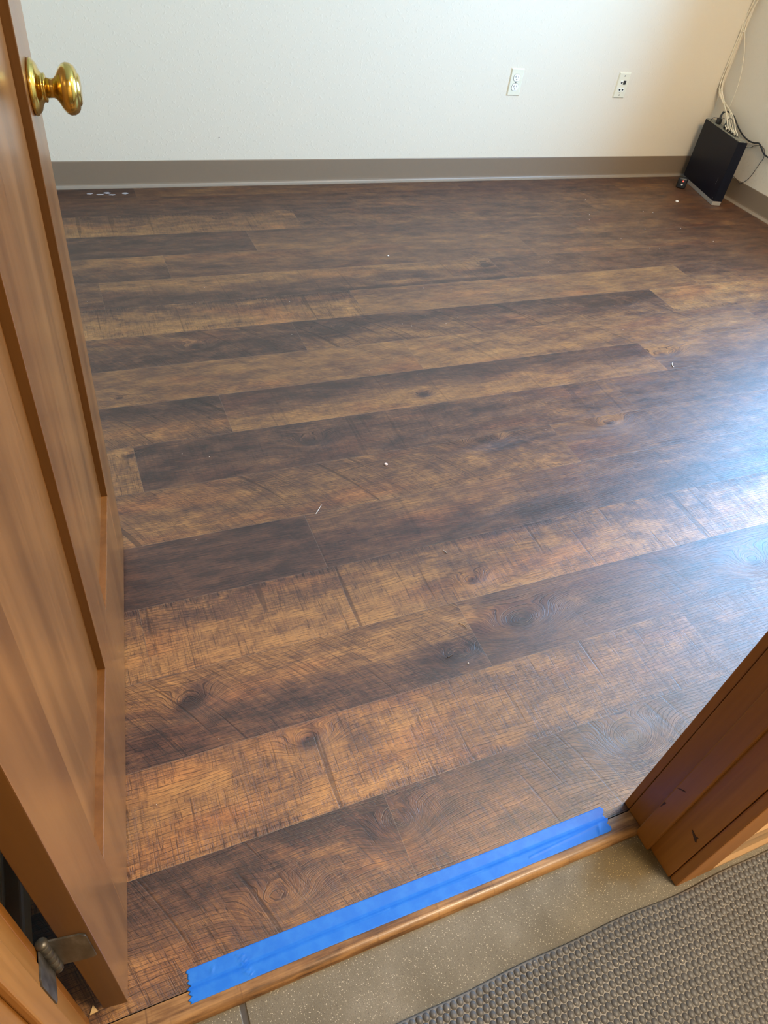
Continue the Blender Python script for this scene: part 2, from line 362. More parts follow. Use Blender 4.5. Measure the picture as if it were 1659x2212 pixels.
def floor_mat(name, use_attr=True):
    t = NT(name)
    gu, gv, gw, tone, knot, saw, gs, pid = [t.attr(k) for k in ('gu', 'gv', 'gw', 'tone', 'knot', 'saw', 'gs', 'pid')]
    P = t.math('MULTIPLY', pid, 7.31)
    # wavy growth coordinate
    wob = t.noise(t.comb(t.math('MULTIPLY', gu, 3.2), t.math('MULTIPLY', gv, 16), P), 1.0, 3.0, 0.55)
    g = t.math('ADD', gw, t.math('MULTIPLY', t.math('SUBTRACT', wob, 0.5), 0.020))
    wob2 = t.noise(t.comb(t.math('MULTIPLY', gu, 38), t.math('MULTIPLY', gv, 90), P), 1.0, 2.0, 0.5)
    g = t.math('ADD', g, t.math('MULTIPLY', t.math('SUBTRACT', wob2, 0.5), 0.0022))
    # base tone with blotches and streaks
    bl = t.noise(t.comb(t.math('MULTIPLY', gu, 9), t.math('MULTIPLY', g, 30), P), 1.0, 4.0, 0.6)
    st = t.noise(t.comb(t.math('MULTIPLY', gu, 26), t.math('MULTIPLY', g, 380), P), 1.0, 4.0, 0.72)
    sc_ = t.noise(t.comb(t.math('MULTIPLY', gs, 120), t.math('MULTIPLY', gv, 30), P), 1.0, 4.0, 0.7)
    tn = t.math('ADD', tone, t.math('MULTIPLY', t.math('SUBTRACT', bl, 0.5), 1.15))
    tn = t.math('ADD', tn, t.math('MULTIPLY', t.math('SUBTRACT', st, 0.5), 1.0))
    tn = t.math('ADD', tn, t.math('MULTIPLY', t.math('SUBTRACT', sc_, 0.5), t.math('MULTIPLY_ADD', saw, 0.7, 0.1)))
    # growth lines (thin, broken)
    ph = t.math('ABSOLUTE', t.math('SUBTRACT', t.math('FRACT', t.math('MULTIPLY', g, 150)), 0.5))
    gl = t.sstep(ph, 0.11, 0.045)
    brk = t.noise(t.comb(t.math('MULTIPLY', gu, 25), t.math('MULTIPLY', g, 110), P), 1.0, 2.0, 0.6)
    gl = t.math('MULTIPLY', gl, t.sstep(brk, 0.40, 0.50))
    ph2 = t.math('ABSOLUTE', t.math('SUBTRACT', t.math('FRACT', t.math('MULTIPLY', g, 410)), 0.5))
    gl2 = t.math('MULTIPLY', t.sstep(ph2, 0.20, 0.08), t.sstep(brk, 0.62, 0.42))
    # cathedral contour: few long bold lines
    cn = t.noise(t.comb(t.math('MULTIPLY', gu, 1.1), t.math('MULTIPLY', g, 8), P), 1.0, 3.0, 0.5)
    ph3 = t.math('ABSOLUTE', t.math('SUBTRACT', t.math('FRACT', t.math('MULTIPLY', cn, 5)), 0.5))
    ct = t.math('MULTIPLY', t.sstep(ph3, 0.022, 0.004), t.sstep(tone, 0.35, 0.7))
    # pores: tiny dashes
    po = t.noise(t.comb(t.math('MULTIPLY', gu, 60), t.math('MULTIPLY', g, 1100), P), 1.0, 2.0, 0.6)
    po = t.sstep(po, 0.54, 0.66)
    # saw marks across the plank
    sn = t.noise(t.comb(t.math('MULTIPLY', gs, 330), t.math('MULTIPLY', gv, 11), P), 1.0, 2.0, 0.6)
    mk = t.noise(t.comb(t.math('MULTIPLY', gs, 13), t.math('MULTIPLY', gv, 20), P), 1.0, 3.0, 0.6)
    mg = t.noise(t.comb(t.math('MULTIPLY', gu, 60), t.math('MULTIPLY', g, 600), P), 1.0, 2.0, 0.6)
    mm = t.sstep(t.math('ADD', mk, t.math('MULTIPLY', saw, 0.16)), 0.50, 0.66)
    sw = t.math('MULTIPLY', t.math('MULTIPLY', t.sstep(sn, 0.555, 0.59), mm), t.math('MULTIPLY', saw, t.sstep(mg, 0.30, 0.55)))
    s2 = t.noise(t.comb(t.math('MULTIPLY', gs, 170), t.math('MULTIPLY', gv, 5), P), 1.0, 1.0, 0.5)
    th = t.math('MULTIPLY', t.sstep(t.math('ABSOLUTE', t.math('SUBTRACT', s2, 0.5)), 0.020, 0.006), t.math('MULTIPLY', t.sstep(mk, 0.32, 0.46), t.math('MULTIPLY', saw, t.sstep(mg, 0.25, 0.45))))
    sw = t.math('MAXIMUM', t.math('MULTIPLY', sw, 0.75), th)
    # chattered band of short cuts along the near edge of sawn planks
    en = t.noise(t.comb(t.math('MULTIPLY', gu, 260), t.math('MULTIPLY', gv, 25), P), 1.0, 2.0, 0.6)
    eb = t.math('MULTIPLY', t.attr('eband'), t.sstep(mk, 0.30, 0.50))
    sw = t.math('MAXIMUM', sw, t.math('MULTIPLY', t.sstep(en, 0.53, 0.60), eb))
    # isolated long cuts
    ln = t.noise(t.comb(t.math('MULTIPLY', gs, 34), t.math('MULTIPLY', gv, 1.2), P), 1.0, 2.0, 0.75)
    lc = t.math('MULTIPLY', t.sstep(ln, 0.635, 0.665), t.math('MULTIPLY_ADD', saw, 0.8, 0.15))
    dark_lines = t.math('MAXIMUM', t.math('MULTIPLY', gl, 0.9), t.math('MULTIPLY', gl2, 0.5))
    dark_lines = t.math('MAXIMUM', dark_lines, t.math('MULTIPLY', ct, 0.5))
    dark_lines = t.math('MAXIMUM', dark_lines, t.math('MULTIPLY', sw, 0.92))
    dark_lines = t.math('MAXIMUM', dark_lines, t.math('MULTIPLY', lc, 0.85))
    dark_lines = t.math('MAXIMUM', dark_lines, t.math('MULTIPLY', po, 0.55))
    # patches of heavy saw texture also stain the wood
    tn = t.math('SUBTRACT', tn, t.math('ADD', t.math('MULTIPLY', t.math('MULTIPLY', mm, saw), 0.16), t.math('MULTIPLY', eb, 0.18)))
    tn = t.math('SUBTRACT', tn, t.math('MULTIPLY', knot, 0.9))
    col = t.ramp(tn, [(0.0, (0.040, 0.018, 0.0115)), (0.22, (0.086, 0.0375, 0.022)), (0.45, (0.142, 0.065, 0.030)), (0.68, (0.232, 0.109, 0.039)), (1.0, (0.370, 0.183, 0.058))])
    hue = t.noise(t.comb(t.math('MULTIPLY', gu, 3), t.math('MULTIPLY', gv, 12), P), 1.0, 2.0)
    col = t.mix(t.sstep(hue, 0.5, 0.75, 0.0, 0.5), col, t.mix(1.0, col, (1.12, 0.78, 0.72), 'MULTIPLY'))
    col = t.mix(dark_lines, col, t.mix(1.0, col, (0.22, 0.18, 0.17), 'MULTIPLY'))
    col = t.mix(t.sstep(t.attr('seam'), 0.35, 0.75, 0.0, 0.55), col, (0.20, 0.155, 0.115))
    # faint pale scuffs
    sc = t.noise(t.coord((9, 9, 9)), 1.0, 5.0, 0.7)
    col = t.mix(t.sstep(sc, 0.62, 0.85, 0.0, 0.10), col, (0.5, 0.47, 0.44))
    h = t.math('SUBTRACT', 1.0, t.math('ADD', t.math('ADD', t.math('MULTIPLY', gl, 0.42), t.math('MULTIPLY', gl2, 0.30)),
        t.math('ADD', t.math('MULTIPLY', sw, 0.5), t.math('ADD', t.math('MULTIPLY', lc, 0.8), t.math('ADD', t.math('MULTIPLY', po, 0.12), t.math('MULTIPLY', ct, 0.4))))))
    rgh = t.math('MULTIPLY_ADD', st, 0.12, 0.34)
    return t.done(col, rgh, normal=t.bump(h, 0.5, 0.00065), spec=0.72)
fl = build_floor(); M_floor = floor_mat('plank_vinyl'); fl.data.materials.append(M_floor)
tag(fl, 'brown rustic wood plank floor of the empty room', 'floor', kind='structure')

# ------------------------------------------------------------------ room shell
def struct(name, bm, m, label, cat, smooth=False):
    return tag(obj(name, bm, m, None, smooth), label, cat, kind='structure')
bm = bmesh.new(); add_box(bm, XL-0.1, XR+0.12, YW, YW+0.1, -0.05, CZ)
struct('wall_far', bm, M_wall, 'off-white orange-peel textured wall facing the doorway', 'wall')
bm = bmesh.new()
add_box(bm, XR, XR+0.12, YF, WY0, -0.05, CZ); add_box(bm, XR, XR+0.12, WY1, YW, -0.05, CZ)
add_box(bm, XR, XR+0.12, WY0, WY1, -0.05, WZ0); add_box(bm, XR, XR+0.12, WY0, WY1, WZ1, CZ)
struct('wall_right', bm, M_wall, 'beige painted side wall behind the black box and white cables', 'wall')
bm = bmesh.new(); add_box(bm, XL-0.1, XL, YF, YW, -0.05, CZ)
struct('wall_left', bm, M_wall, 'painted side wall behind the open door', 'wall')
bm = bmesh.new()
add_box(bm, HX0, OX0-0.018, YH, YF, -0.05, CZ); add_box(bm, OX1+0.018, XR, YH, YF, -0.05, CZ)
add_box(bm, OX0-0.018, OX1+0.018, YH, YF, OZ+0.018, CZ)
struct('wall_front', bm, M_hallwall, 'cream painted wall that holds the doorway', 'wall')
bm = bmesh.new(); add_box(bm, XL-0.1, XR+0.12, YF, YW+0.1, CZ, CZ+0.05)
struct('ceiling', bm, M_ceil, 'white ceiling of the empty room', 'ceiling')
bm = bmesh.new(); add_box(bm, HX0-0.1, HX1+0.1, HY-0.1, YF, CZ, CZ+0.05)
tag(obj('ceiling', bm, M_ceil), 'white ceiling of the hallway', 'ceiling', kind='structure')
bm = bmesh.new(); add_box(bm, HX0-0.1, HX1+0.1, HY-0.1, HY, -0.05, CZ)
struct('wall_back', bm, M_hallwall, 'cream hallway wall opposite the doorway', 'wall')
bm = bmesh.new(); add_box(bm, HX0-0.1, HX0, HY, YF, -0.05, CZ)
struct('wall_hall_left', bm, M_hallwall, 'cream end wall of the hallway, door hinge side', 'wall')
bm = bmesh.new(); add_box(bm, HX1, HX1+0.1, HY, YH, -0.05, CZ)
struct('wall_hall_right', bm, M_hallwall, 'cream end wall of the hallway, beyond the rubber mat', 'wall')

# cove baseboards of the room
def cove(bm, path):
    prof = [(0, 0), (0.0155, 0), (0.0155, 0.0022), (0.0120, 0.0042), (0.0080, 0.0075), (0.0050, 0.0120), (0.0036, 0.0175), (0.0032, 0.030),
            (0.0032, 0.1030), (0.0022, 0.1052), (0, 0.1055)]
    p0, p1, nrm = path
    n = Vector((*nrm, 0))
    add_prism(bm, prof, lambda q: Vector((*p0, 0))+n*q[0]+Vector((0, 0, q[1])), lambda q: Vector((*p1, 0))+n*q[0]+Vector((0, 0, q[1])))
for nm, pth, lb in (('baseboard_far', ((XL, YW), (XR, YW), (0, -1)), 'brown vinyl cove baseboard along the off-white far wall'),
                    ('baseboard_right', ((XR, YF), (XR, YW), (-1, 0)), 'brown vinyl cove baseboard along the side wall behind the black box'),
                    ('baseboard_left', ((XL, YF), (XL, YW), (1, 0)), 'brown vinyl cove baseboard behind the open door')):
    bm = bmesh.new(); cove(bm, pth); o = struct(nm, bm, M_base, lb, 'baseboard'); o.data.materials.append(M_toe_lit)
    for p in o.data.polygons:
        if p.center.z < 0.0125: p.material_index = 1
# room side of the front wall
bm = bmesh.new(); cove(bm, ((OX1+0.09, YF), (XR, YF), (0, 1))); struct('baseboard_front', bm, M_base, 'brown vinyl cove baseboard on the room side of the doorway wall', 'baseboard')
# hallway wood baseboard
bm = bmesh.new()
add_prism(bm, [(0, 0), (0.017, 0), (0.017, 0.012), (0.011, 0.022), (0.011, 0.082), (0.008, 0.096), (0, 0.102)],
          lambda q: Vector((OX1+0.082, YH-q[0], ZC+q[1])), lambda q: Vector((HX1, YH-q[0], ZC+q[1])))
struct('baseboard_hall', bm, M_hallbase, 'light tan wood baseboard in the hallway beside the mat', 'baseboard')

# window in the right wall (lights the room)
w = tag(empty('window_1', (XR, (WY0+WY1)/2, WZ0)), 'white framed window in the side wall', 'window', kind='structure')
bm = bmesh.new(); ym = (WY1-WY0)/2; zh = WZ1-WZ0
for a in ((-ym, -ym+0.04, 0, zh), (ym-0.04, ym, 0, zh), (-ym+0.04, ym-0.04, 0, 0.04), (-ym+0.04, ym-0.04, zh-0.04, zh), (-0.02, 0.02, 0.04, zh-0.04)):
    add_box(bm, 0.05, 0.09, a[0], a[1], a[2], a[3], 0.003)
obj('window_frame', bm, M_white, w)
tg = NT('window_glass'); tg.b.inputs['Transmission Weight'].default_value = 1.0
M_glass = tg.done((0.95, 0.98, 1.0), 0.0)
bm = bmesh.new(); add_box(bm, 0.068, 0.072, -ym+0.04, ym-0.04, 0.04, zh-0.04); obj('pane', bm, M_glass, w)
bm = bmesh.new(); add_box(bm, -0.03, 0.05, -ym-0.03, ym+0.03, -0.025, 0.0, 0.004); obj('sill', bm, M_white, w)

# ceiling fixtures: the hallway's, and a body for the added room lamp
for nm, (x, y), lb in (('ceiling_light', (1.30, -0.62), 'square ceiling light of the hallway'), ('ceiling_light', (2.3, 0.62), 'unseen ceiling light added to warm the room')):
    r = tag(empty(nm, (x, y, CZ)), lb, 'ceiling light')
    bm = bmesh.new(); add_box(bm, -0.26 if y < 0 else -0.64, 0.26 if y < 0 else 0.64, -0.26, 0.26, -0.03, 0.0, 0.006); obj('frame', bm, M_white, r)
    bm = bmesh.new(); add_box(bm, -0.24 if y < 0 else -0.61, 0.24 if y < 0 else 0.61, -0.24, 0.24, -0.045, -0.03, 0.006); obj('diffuser', bm, M_lamp, r)

# ------------------------------------------------------------------ hallway concrete floor
def concrete():
    t = NT('aggregate_concrete'); v = t.coord()
    n = t.noise(v, 9, 5.0, 0.6); n2 = t.noise(v, 3.1, 3.0, 0.5)
    base = t.ramp(n, [(0.3, (0.098, 0.083, 0.056)), (0.55, (0.142, 0.124, 0.092)), (0.8, (0.198, 0.180, 0.147))])
    sp = t.vor(v, 560); rnd = t.n.new('ShaderNodeTexVoronoi'); t.link(v, rnd.inputs['Vector']); rnd.inputs['Scale'].default_value = 560
    sep = t.n.new('ShaderNodeSeparateColor'); t.link(rnd.outputs['Color'], sep.inputs[0])
    pale = t.math('MULTIPLY', t.sstep(sp, 0.40, 0.18), t.sstep(sep.outputs[0], 0.74, 0.80))
    dark = t.math('MULTIPLY', t.sstep(sp, 0.45, 0.20), t.sstep(sep.outputs[1], 0.86, 0.90))
    fine = t.noise(v, 900, 2.0, 0.6)
    base = t.mix(t.sstep(fine, 0.35, 0.7, 0, 0.45), base, (0.070, 0.059, 0.043))
    base = t.mix(pale, base, (0.46, 0.41, 0.32)); base = t.mix(t.math('MULTIPLY', dark, 0.7), base, (0.04, 0.03, 0.025))
    # old brown stain beside the jamb
    g = t.n.new('ShaderNodeNewGeometry'); sx = t.n.new('ShaderNodeSeparateXYZ'); t.link(g.outputs['Position'], sx.inputs[0])
    w2 = t.noise(v, 14, 4.0, 0.6); ww = t.math('MULTIPLY', t.math('SUBTRACT', w2, 0.5), 0.09)
    dx = t.math('ADD', t.math('SUBTRACT', sx.outputs[0], 0.715), ww); dy = t.math('ADD', t.math('SUBTRACT', sx.outputs[1], 0.212), t.math('MULTIPLY', ww, 0.6))
    d = t.math('SQRT', t.math('ADD', t.math('POWER', t.math('DIVIDE', dx, 0.085), 2), t.math('POWER', t.math('DIVIDE', dy, 0.045), 2)))
    st = t.sstep(d, 1.25, 0.55, 0.0, 0.85)
    base = t.mix(st, base, t.mix(1.0, base, (0.80, 0.58, 0.17), 'MULTIPLY'))
    # edge varnish darkening near the reducer and jamb
    h = t.math('ADD', t.math('MULTIPLY', fine, 0.5), t.math('MULTIPLY', sp, 0.6))
    return t.done(base, 0.55, normal=t.bump(h, 0.35, 0.0008), spec=0.4)
M_conc = concrete()
bm = bmesh.new()
add_box(bm, HX0, 0.0385, HY, YF, -0.06, ZC, 0.0015, 1); add_box(bm, 0.0465, HX1, HY, YF, -0.06, ZC, 0.0015, 1)
hf = tag(obj('floor', bm, M_conc), 'speckled worn concrete floor of the hallway at the threshold', 'floor', kind='structure')
bm = bmesh.new(); add_box(bm, 0.0385, 0.0465, HY, YF, -0.05, ZC-0.0018); obj('joint_sealant', bm, M_sealant, hf)

# ------------------------------------------------------------------ door frame
def jamb(side):
    """side=+1 right, -1 left; returns meshes of jamb, stop, casings"""
    x = OX1 if side > 0 else OX0
    s = side
    lab = 'dark varnished wooden door jamb on the strike side beside the rubber mat' if s > 0 else 'varnished wooden door jamb on the hinge side with grey hinge'
    r = tag(empty('trim_1' if s > 0 else 'trim_2', (x, 0.225, ZC)), lab, 'door jamb', kind='structure')
    def bx(name, xa, xb, ya, yb, z0, z1, bev=0.0015):
        b = bmesh.new(); lo, hi = sorted((xa*s, xb*s)); add_box(b, lo, hi, ya-0.225, yb-0.225, z0-ZC, z1-ZC, bev); return obj(name, b, M_jamb, r)
    bx('jamb_board', 0.0, 0.018, YH+0.0005, 0.2855, ZC, OZ)
    bx('door_stop', -0.009, 0.0, 0.2155, 0.2505, ZC, OZ-0.001, 0.0025)
    bx('casing', 0.002, 0.082, 0.147, YH, ZC, OZ+0.08, 0.003)
    bx('casing', 0.0015, 0.080, 0.2866, 0.301, 0.0 if s > 0 else 0.0, OZ+0.08, 0.002)
    if s < 0: return r
    return r
jr = jamb(1); jl = jamb(-1)
r = tag(empty('trim_3', (0.3, 0.225, OZ)), 'varnished wooden head of the doorway', 'door head', kind='structure')
bm = bmesh.new(); add_box(bm, OX0-0.3, OX1-0.3, YH-0.225, 0.0605, 0.0, 0.018); obj('head_board', bm, M_jamb, r)
for y0, y1 in ((0.147, YH), (0.2866, 0.301)):
    bm = bmesh.new(); add_box(bm, OX0-0.3, OX1-0.3, y0-0.225, y1-0.225, 0.002, 0.08, 0.002); obj('casing', bm, M_jamb, r)
# dents and a split in the strike-side jamb
M_dent = plain('bruised_wood', (0.040, 0.016, 0.005), 0.6)
def chip(parent, pts, x):
    b = bmesh.new(); a = [b.verts.new((x, y-0.225, z-ZC)) for y, z in pts]; c = [b.verts.new((x-0.0006, y-0.225, z-ZC)) for y, z in pts]
    b.faces.new(a); b.faces.new(list(reversed(c)))
    for i in range(len(a)): b.faces.new((a[i], c[i], c[(i+1) % len(a)], a[(i+1) % len(a)]))
    return obj('dent', b, M_dent, parent)

for pts, x in ((([0.1922, 0.1346], [0.1909, 0.136], [0.1814, 0.1334], [0.177, 0.1369], [0.1775, 0.1302], [0.1745, 0.1246], [0.1767, 0.1229], [0.1844, 0.1278]), -0.0001),
               (([0.2475, 0.1788], [0.2415, 0.1872], [0.2341, 0.1931], [0.2341, 0.1914], [0.2411, 0.1848]), -0.0091),
               (([0.2474, 0.1274], [0.244, 0.1277], [0.2446, 0.123], [0.2468, 0.1093], [0.2476, 0.1096]), -0.0091)):
    chip(jr, pts, x)

# ------------------------------------------------------------------ door
A = Vector((-0.1060, 0.2985, 0)); DV = Vector((0.12881, 0.99167, 0)).normalized(); DN = Vector((DV.y, -DV.x, 0))
ang = math.atan2(DV.y, DV.x)
DW, DT, DZ0, DZ1 = 0.900, 0.0330, 0.012, 2.022
door = tag(empty('door_1', (A.x, A.y, 0), ang), 'open varnished wooden panel door swung into the room, brass knob', 'door', kind='structure')
# local frame: +x along the door (hinge to latch), -y towards the visible face (face at y=0), body y in 0..DT
SH, SL, BR, DEP = 0.110, 0.110, 0.253, 0.0120
px = [(SH, 0.398), (0.512, DW-SL)]
RT = [1.18]; TOPR = DZ1-0.12; LR = (1.20, 1.34)
bm = bmesh.new()
def slab(x0, x1, z0, z1, y0=0.0, y1=DT, bev=0.0012): add_box(bm, x0, x1, y0, y1, z0, z1, bev, 2)
slab(0, SH, DZ0, DZ1); slab(DW-SL, DW, DZ0, DZ1)
slab(SH-0.0005, DW-SL+0.0005, DZ0+0.0003, BR, 0.0002, DT-0.0002, 0.0009)
slab(SH-0.0005, DW-SL+0.0005, TOPR, DZ1-0.0003, 0.0002, DT-0.0002, 0.0009)
slab(px[0][1], px[1][0], BR-0.0005, TOPR+0.0005, 0.0003, DT-0.0003, 0.0009)
slab(SH-0.0005, DW-SL+0.0005, LR[0], LR[1], 0.0004, DT-0.0004, 0.0009)
o = obj('stiles_and_rails', bm, M_door, door); o.data.materials.append(M_edge_shade)
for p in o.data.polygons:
    if abs(p.normal.x) > 0.9: p.material_index = 1  # side faces take the colour with shade painted in
for a, b in px:
    for z0, z1 in ((BR, LR[0]), (LR[1], TOPR)):
        bm = bmesh.new(); add_box(bm, a-0.004, b+0.004, DEP, DT-DEP, z0-0.004, z1+0.004)
        obj('door_panel', bm, M_panel, door)
# knob: visible side and far side
KX, KZ = 0.842, 0.9385
prof_rose = [(0, 0.0), (0, 0.0325), (0.0025, 0.0335), (0.0050, 0.0325), (0.0060, 0.0305), (0.0072, 0.0300), (0.0095, 0.0270), (0.0115, 0.0215), (0.0135, 0.0175), (0.0150, 0.0165), (0.0165, 0.0172), (0.0180, 0.0165), (0.0190, 0.0140), (0.0190, 0.0)]
prof_knob = [(0.0185, 0.0), (0.0185, 0.0118), (0.0260, 0.0112), (0.0290, 0.0125), (0.0325, 0.0180), (0.0365, 0.0250), (0.0405, 0.0290), (0.0450, 0.0307), (0.0500, 0.0300), (0.0545, 0.0272), (0.0570, 0.0235), (0.0578, 0.0215), (0.0580, 0.0190), (0.0592, 0.0185), (0.0605, 0.0160), (0.0610, 0.0110), (0.0612, 0.0)]
for sgn, y0 in ((-1, 0.0), (1, DT)):
    bm = bmesh.new(); add_lathe(bm, prof_knob, (KX, y0, KZ), (0, sgn, 0)); kb = obj('door_knob', bm, M_brass, door, True)
    bm = bmesh.new(); add_lathe(bm, prof_rose, (KX, y0, KZ), (0, sgn, 0)); obj('rose', bm, M_brass, kb, True)
# latch plate on the free edge
bm = bmesh.new(); add_box(bm, DW-0.0005, DW+0.0015, 0.005, 0.028, KZ-0.029, KZ+0.029, 0.0005); obj('latch_plate', bm, M_brass, door)
# hinges (lower one shows)
for hz in (0.303, 1.1, 1.80):
    hg = empty('hinge', (0, 0, hz)); hg.parent = door
    bm = bmesh.new()
    # leaf on the hinge edge of the door, spans from inside the edge to the pin
    pl = [(0.005, -0.040), (0.005, 0.036), (0.010, 0.043), (0.043, 0.044), (0.043, -0.044), (0.012, -0.044), (0.008, -0.042)]
    add_prism(bm, pl, lambda q: Vector((-0.0022, q[0], q[1])), lambda q: Vector((-0.0002, q[0], q[1])))
    obj('leaf', bm, M_steel, hg)
    bm = bmesh.new()
    for k in range(5):
        z0 = -0.0435+k*0.0175
        add_lathe(bm, [(0, 0), (0, 0.0052), (0.0007, 0.0060), (0.0165, 0.0060), (0.0172, 0.0052), (0.0172, 0)], (-0.004, 0.047, z0), (0, 0, 1), 20)
    add_lathe(bm, [(0, 0), (0, 0.0035), (0.0015, 0.0062), (0.0045, 0.0066), (0.0070, 0.0056), (0.0085, 0)], (-0.004, 0.047, 0.0440), (0, 0, 1), 20)
    add_lathe(bm, [(0, 0), (0.0015, 0.0045), (0.004, 0.0058), (0.006, 0.0050), (0.007, 0)], (-0.004, 0.047, -0.0500), (0, 0, 1), 20)
    obj('pin_barrel', bm, M_steel, hg, True)
# matching leaves on the jamb
for hz in (0.303, 1.1, 1.80):
    bm = bmesh.new()
    pl = [(0.2985, -0.044), (0.2985, 0.044), (0.268, 0.044), (0.263, 0.038), (0.263, -0.038), (0.268, -0.044)]
    add_prism(bm, pl, lambda q: Vector((0.0002, q[0]-0.225, q[1]+hz-ZC)), lambda q: Vector((0.0020, q[0]-0.225, q[1]+hz-ZC)))
    obj('hinge_leaf', bm, M_steel, jl)

# ------------------------------------------------------------------ threshold reducer and painter's tape
def red_z(y):
    """top of the reducer strip, rounded nose towards the hallway"""
    y0, y1 = 0.2438, 0.2836
    if y <= y0: return ZC
    if y >= y1: return 0.0030
    t = (y-y0)/(y1-y0)
    nose = math.sqrt(max(0, 1-(1-min(t/0.36, 1))**2))
    return ZC+nose*0.0125-0.0030*max(0, (t-0.3)/0.7)
t = NT('reducer_wood'); _g = t.noise(t.coord((6, 150, 150)), 1.0, 4.0, 0.6); _b = t.noise(t.coord((11, 40, 40)), 1.0, 4.0, 0.6)
_x = t.noise(t.coord((160, 9, 9)), 1.0, 2.0, 0.6)
_k = t.math('ADD', t.math('MULTIPLY', _g, 0.5), t.math('MULTIPLY', _b, 0.55))
_c = t.ramp(_k, [(0.40, (0.050, 0.023, 0.010)), (0.50, (0.160, 0.078, 0.029)), (0.62, (0.28, 0.150, 0.058))])
_c = t.mix(t.sstep(_x, 0.60, 0.74, 0.0, 0.45), _c, (0.07, 0.03, 0.014))
M_red2 = t.done(_c, 0.34, normal=t.bump(_g, 0.4, 0.0006), spec=0.5)
bm = bmesh.new()
ys = [0.2438+0.0398*(i/22.0)**1.5 for i in range(23)]
poly = [(y, red_z(y)) for y in ys]+[(0.2836, ZC-0.004), (0.2438, ZC-0.004)]
add_prism(bm, poly, lambda q: Vector((OX0, q[0], q[1])), lambda q: Vector((OX1-0.001, q[0], q[1])))
tag(obj('trim_4', bm, M_red2, None, False), 'rounded wood-look reducer strip between plank floor and concrete', 'threshold', kind='structure')

def tape():
    t = NT('blue_crepe_tape')
    n = t.noise(t.coord((45, 45, 45)), 1.0, 4.0, 0.65); f = t.noise(t.coord((900, 260, 300)), 1.0, 2.0, 0.5)
    col = t.mix(t.sstep(n, 0.35, 0.7), (0.007, 0.122, 0.54), (0.016, 0.150, 0.57))
    m = t.done(col, 0.5, normal=t.bump(f, 0.12, 0.0004), spec=0.35)
    rnd = random.Random(4)
    NX, NY = 340, 30
    jl_ = [rnd.uniform(-0.0016, 0.0016)+0.0016*math.sin(k*1.3) for k in range(NY+1)]
    jr_ = [rnd.uniform(-0.0016, 0.0016)+0.003*math.sin(k*0.55) for k in range(NY+1)]
    bm = bmesh.new(); g = []
    for i in range(NX+1):
        fx = i/NX; rowv = []
        for k in range(NY+1):
            fy = k/NY
            x0 = -0.0255+jl_[k]+0.001*fy*2; x1 = 0.7175+0.009*fy+jr_[k]-0.004*max(0, (0.25-fy)*4)
            x = x0+(x1-x0)*fx
            y = (0.2635+0.0030*(1-fx))+fy*(0.3085-0.2635+0.0004)
            y += 0.0006*math.sin(x*9)
            # surface below the tape
            fl_ = 0.0004
            if y > 0.2925: z = fl_
            elif y > 0.2852: z = fl_+(0.0046-fl_)*(1-((y-0.2852)/0.0073))**2
            else: z = red_z(y)+0.0006
            # crease pressed into the joint
            z -= 0.0012*math.exp(-((y-0.2868)/0.0014)**2)
            # small wrinkles
            z += 0.0011*math.exp(-((x-(0.055+0.10*(0.302-y)*6*0.35+0.004*math.sin(y*900)))/0.0016)**2)*(1 if 0.272 < y < 0.306 else 0.1)
            z += 0.0009*math.exp(-((x-(0.012+0.3*(y-0.30)))/0.0014)**2)*math.exp(-((y-0.300)/0.004)**2)
            z += 0.0014*math.exp(-((x-0.697-0.5*(y-0.275))/0.0028)**2)*math.exp(-((y-0.272)/0.009)**2)
            z += 0.0010*math.exp(-((y-(0.282-0.05*(0.70-x)))/0.0012)**2)*(1 if 0.55 < x < 0.70 else 0)
            rowv.append(bm.verts.new((x, y, z)))
        g.append(rowv)
    for i in range(NX):
        for k in range(NY):
            bm.faces.new((g[i][k], g[i+1][k], g[i+1][k+1], g[i][k+1]))
    o = obj('painters_tape', bm, m, None, True)
    md = o.modifiers.new('thick', 'SOLIDIFY'); md.thickness = 0.00022; md.offset = 1
    return tag(o, 'long strip of bright blue masking tape stuck along the threshold', 'tape')
tape()

